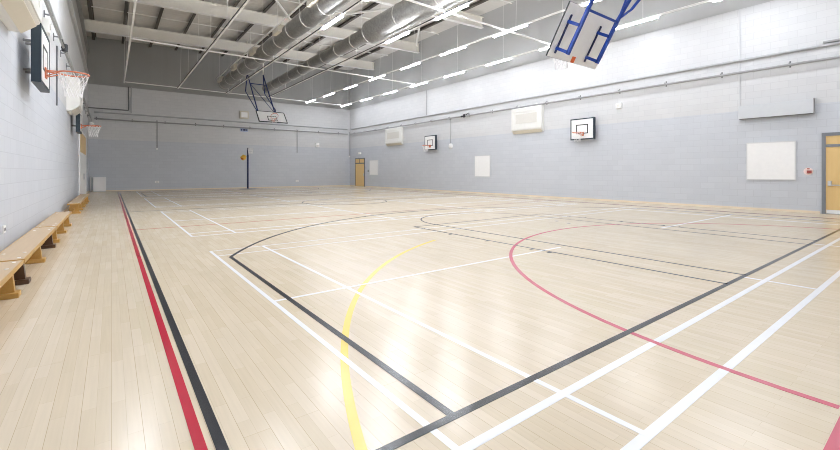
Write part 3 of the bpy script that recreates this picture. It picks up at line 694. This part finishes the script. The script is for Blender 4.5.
# left wall store doors
d3 = struct('door_3', MB().box(XL, XL+0.05, 24.5, 24.62, 0, 3.32).box(XL, XL+0.05, 30.4, 30.52, 0, 3.32).box(XL, XL+0.05, 24.62, 30.4, 3.22, 3.32).box(XL, XL+0.05, 24.62, 30.4, 2.15, 2.23), M['bright_white'], 'white double doors near the far end of the left wall')
MB().box(XL, XL+0.03, 24.62, 30.4, 2.23, 3.22).build('transom_panel', M['door_wood'], d3)
for a, b in ((24.62, 27.5), (27.52, 30.4)):
    lf = MB().box(XL, XL+0.035, a, b, 0.01, 2.15).build('leaf', M['bright_white'], d3)
    MB().tube((XL+0.07, (b if a < 25 else a)-(0.12 if a < 25 else -0.12), 0.9), (XL+0.07, (b if a < 25 else a)-(0.12 if a < 25 else -0.12), 1.2), 0.015, 8).build('door_handle', M['steel'], lf)

# ================================================================== THINGS ON THE FLOOR
def bench(label, y0, dark=False):
    X0, X1, L_, zt = -1.07, -0.77, 3.4, 0.33
    t_ = thing('gym_bench', label, 'bench', ((X0+X1)/2, y0+L_/2, 0), 'gym benches along the left wall')
    MB().box(X0+0.014, X1-0.014, y0+0.014, y0+L_-0.014, zt-0.035, zt).build('plank', M['bench_top'], t_, bevel=0.003)
    MB().box(X0, X0+0.014, y0, y0+L_, zt-0.045, zt-0.002).box(X1-0.014, X1, y0, y0+L_, zt-0.045, zt-0.002).box(X0+0.014, X1-0.014, y0, y0+0.014, zt-0.045, zt-0.002).box(X0+0.014, X1-0.014, y0+L_-0.014, y0+L_, zt-0.045, zt-0.002).build('edge_strip', M['bench_yellow'], t_)
    MB().box((X0+X1)/2-0.02, (X0+X1)/2+0.02, y0+0.15, y0+L_-0.15, 0.1, 0.17).build('under_rail', M['bench_yellow'], t_, bevel=0.004)
    xm = (X0+X1)/2
    for k, y in enumerate((y0+0.3, y0+L_/2, y0+L_-0.3)):
        q = MB(); h0, h1 = 0.1, 0.125
        vs = []
        for yy in (y-0.035, y+0.035):
            vs += [(xm-h1, yy, 0.05), (xm+h1, yy, 0.05), (xm+h0, yy, zt-0.036), (xm-h0, yy, zt-0.036)]
        q.add(vs, [(0, 1, 2, 3), (7, 6, 5, 4), (0, 4, 5, 1), (1, 5, 6, 2), (2, 6, 7, 3), (3, 7, 4, 0)])
        dk = dark and k != 1
        lg = q.build('leg', M['bench_dark'] if dk else M['bench_yellow'], t_)
        ft = MB().box(X0-0.01, X1+0.01, y-0.08, y+0.08, 0, 0.055).build('foot', M['bench_dark'] if dk else M['bench_yellow'], lg, bevel=0.006)
    for y in (y0+0.12, y0+0.5, y0+L_-0.5, y0+L_-0.12):
        for x in (X0+0.06, X1-0.06): MB().lathe((x, y, zt), (0, 0, 1), [(0, 0.018), (0.004, 0.016)], 12).build('bolt_cap', M['white'], t_)
    return t_
bench('low wooden gym bench cut off by the left edge of the frame', 2.82)
bench('low wooden gym bench with dark feet, second from the camera', 6.28, True)
bench('low wooden gym bench with plain feet, third from the camera', 9.75)
bench('low wooden gym bench starting after the gap, fourth from the camera', 16.3)
bench('low wooden gym bench at the far end by the white doors', 19.75)

t_ = thing('storage_cabinet', 'white low cabinet standing in the far left corner', 'cabinet', (-0.61, YB-0.2, 0))
MB().box(-0.95, -0.27, YB-0.34, YB-0.02, 0.05, 0.95).build('body', M['bright_white'], t_, bevel=0.01)
MB().box(-0.93, -0.29, YB-0.36, YB-0.34, 0.08, 0.93).build('front_panel', M['bright_white'], t_, bevel=0.006)
MB().box(-0.92, -0.3, YB-0.31, YB-0.05, 0, 0.05).build('plinth', M['white_frame'], t_)
t_ = thing('short_post', 'slim white post between the left wall and the white cabinet', 'post', (-1.06, YB-0.1, 0))
MB().tube((-1.06, YB-0.1, 0.015), (-1.06, YB-0.1, 0.95), 0.03, 12).build('pole', M['white'], t_); MB().lathe((-1.06, YB-0.1, 0), (0, 0, 1), [(0, 0.07), (0.015, 0.07)], 16).build('base', M['galv'], t_)

px, py = 8.15, 32.15
t_ = thing('netball_post', 'dark blue netball post standing in front of the back wall', 'netball post', (px, py, 0))
MB().lathe((px, py, 0), (0, 0, 1), [(0, 0.62), (0.02, 0.62), (0.03, 0.58), (0.04, 0.12)], 28).build('base', M['dark_bracket'], t_)
MB().lathe((px, py, 0.03), (0, 0, 1), [(0, 0.065), (2.5, 0.065), (2.52, 0.05), (3.05, 0.05)], 16).build('pole', M['navy'], t_)
rc_ = V((px+0.1, py-0.36, 3.0))
r_ = MB().torus(rc_, V((1, 0, 0)), V((0, 1, 0)), 0.19, 0.012, 28, 6).tube((px, py-0.05, 3.0), rc_+V((-0.06, 0.18, 0)), 0.014, 8).build('goal_ring', M['white'], t_)
m_ = MB()
for i in range(14):
    a = 2*math.pi*i/14
    for s in (-1, 1):
        m_.tube(rc_+V((0.19*math.cos(a), 0.19*math.sin(a), 0)), rc_+V((0.13*math.cos(a+s*0.45), 0.13*math.sin(a+s*0.45), -0.36)), 0.009, 4, caps=False)
m_.build('net', M['net'], r_)
# yellow bundle tied to the post
bx, by, bz_ = 7.84, 32.12, 2.36
t_ = thing('cloth_bundle', 'yellow and orange bundle tied to the left side of the netball post', 'bundle', (bx, by, bz_))
def blob(c, r, seedv, n=14, k=10):
    rnd = random.Random(seedv); q = MB(); vs = []
    ph = [rnd.uniform(0, 6) for _ in range(6)]
    for i in range(k+1):
        t = math.pi*i/k
        for j in range(n):
            a = 2*math.pi*j/n; f = 1 + 0.12*math.sin(3*a+ph[0]+2*t) + 0.1*math.sin(5*t+ph[1]+a)
            vs.append((c[0]+r[0]*f*math.sin(t)*math.cos(a), c[1]+r[1]*f*math.sin(t)*math.sin(a), c[2]+r[2]*f*math.cos(t)))
    q.add(vs, [(i*n+j, (i+1)*n+j, (i+1)*n+(j+1) % n, i*n+(j+1) % n) for i in range(k) for j in range(n)], True); return q
blob((bx, by, bz_), (0.19, 0.16, 0.19), 3).build('bag', M['yellow_bag'], t_)
blob((bx-0.09, by-0.06, bz_-0.1), (0.11, 0.1, 0.07), 5).build('lower_fold', M['orange_bag'], t_)
MB().torus((px, py, bz_+0.05), V((1, 0, 0)), V((0, 1, 0)), 0.075, 0.012, 20, 6).tube((px-0.07, py, bz_+0.05), (bx+0.1, by, bz_+0.1), 0.014, 6).build('strap', M['black'], t_)

# ================================================================== WORLD, CAMERA, VIEW
w_ = bpy.data.worlds.new('outside'); bpy.context.scene.world = w_; w_.use_nodes = True
w_.node_tree.nodes['Background'].inputs['Color'].default_value = (0.7, 0.8, 1, 1); w_.node_tree.nodes['Background'].inputs['Strength'].default_value = 0.6

for o in bpy.data.objects:
    if '_o' in o: del o['_o']

cam = bpy.data.cameras.new('camera'); co = bpy.data.objects.new('camera', cam); C.objects.link(co)
F_PX = 408.2
cam.sensor_width = 36; cam.lens = F_PX/840*36; cam.clip_start = 0.02; cam.clip_end = 200
cam.shift_y = -(225-171.7)/840
th = math.atan2(420-111.3, F_PX)
co.location = (0, 0, 1.3); co.rotation_euler = (math.pi/2, 0, -th)
sc = bpy.context.scene; sc.camera = co
sc.view_settings.view_transform = 'Standard'; sc.view_settings.look = 'None'; sc.view_settings.gamma = 1; sc.view_settings.use_curve_mapping = False
sc.view_settings.exposure = 1.22
sc.cycles.max_bounces = 14; sc.cycles.diffuse_bounces = 10; sc.cycles.glossy_bounces = 4
sc.cycles.sample_clamp_indirect = 8
sc.cycles.filter_width = 1.0
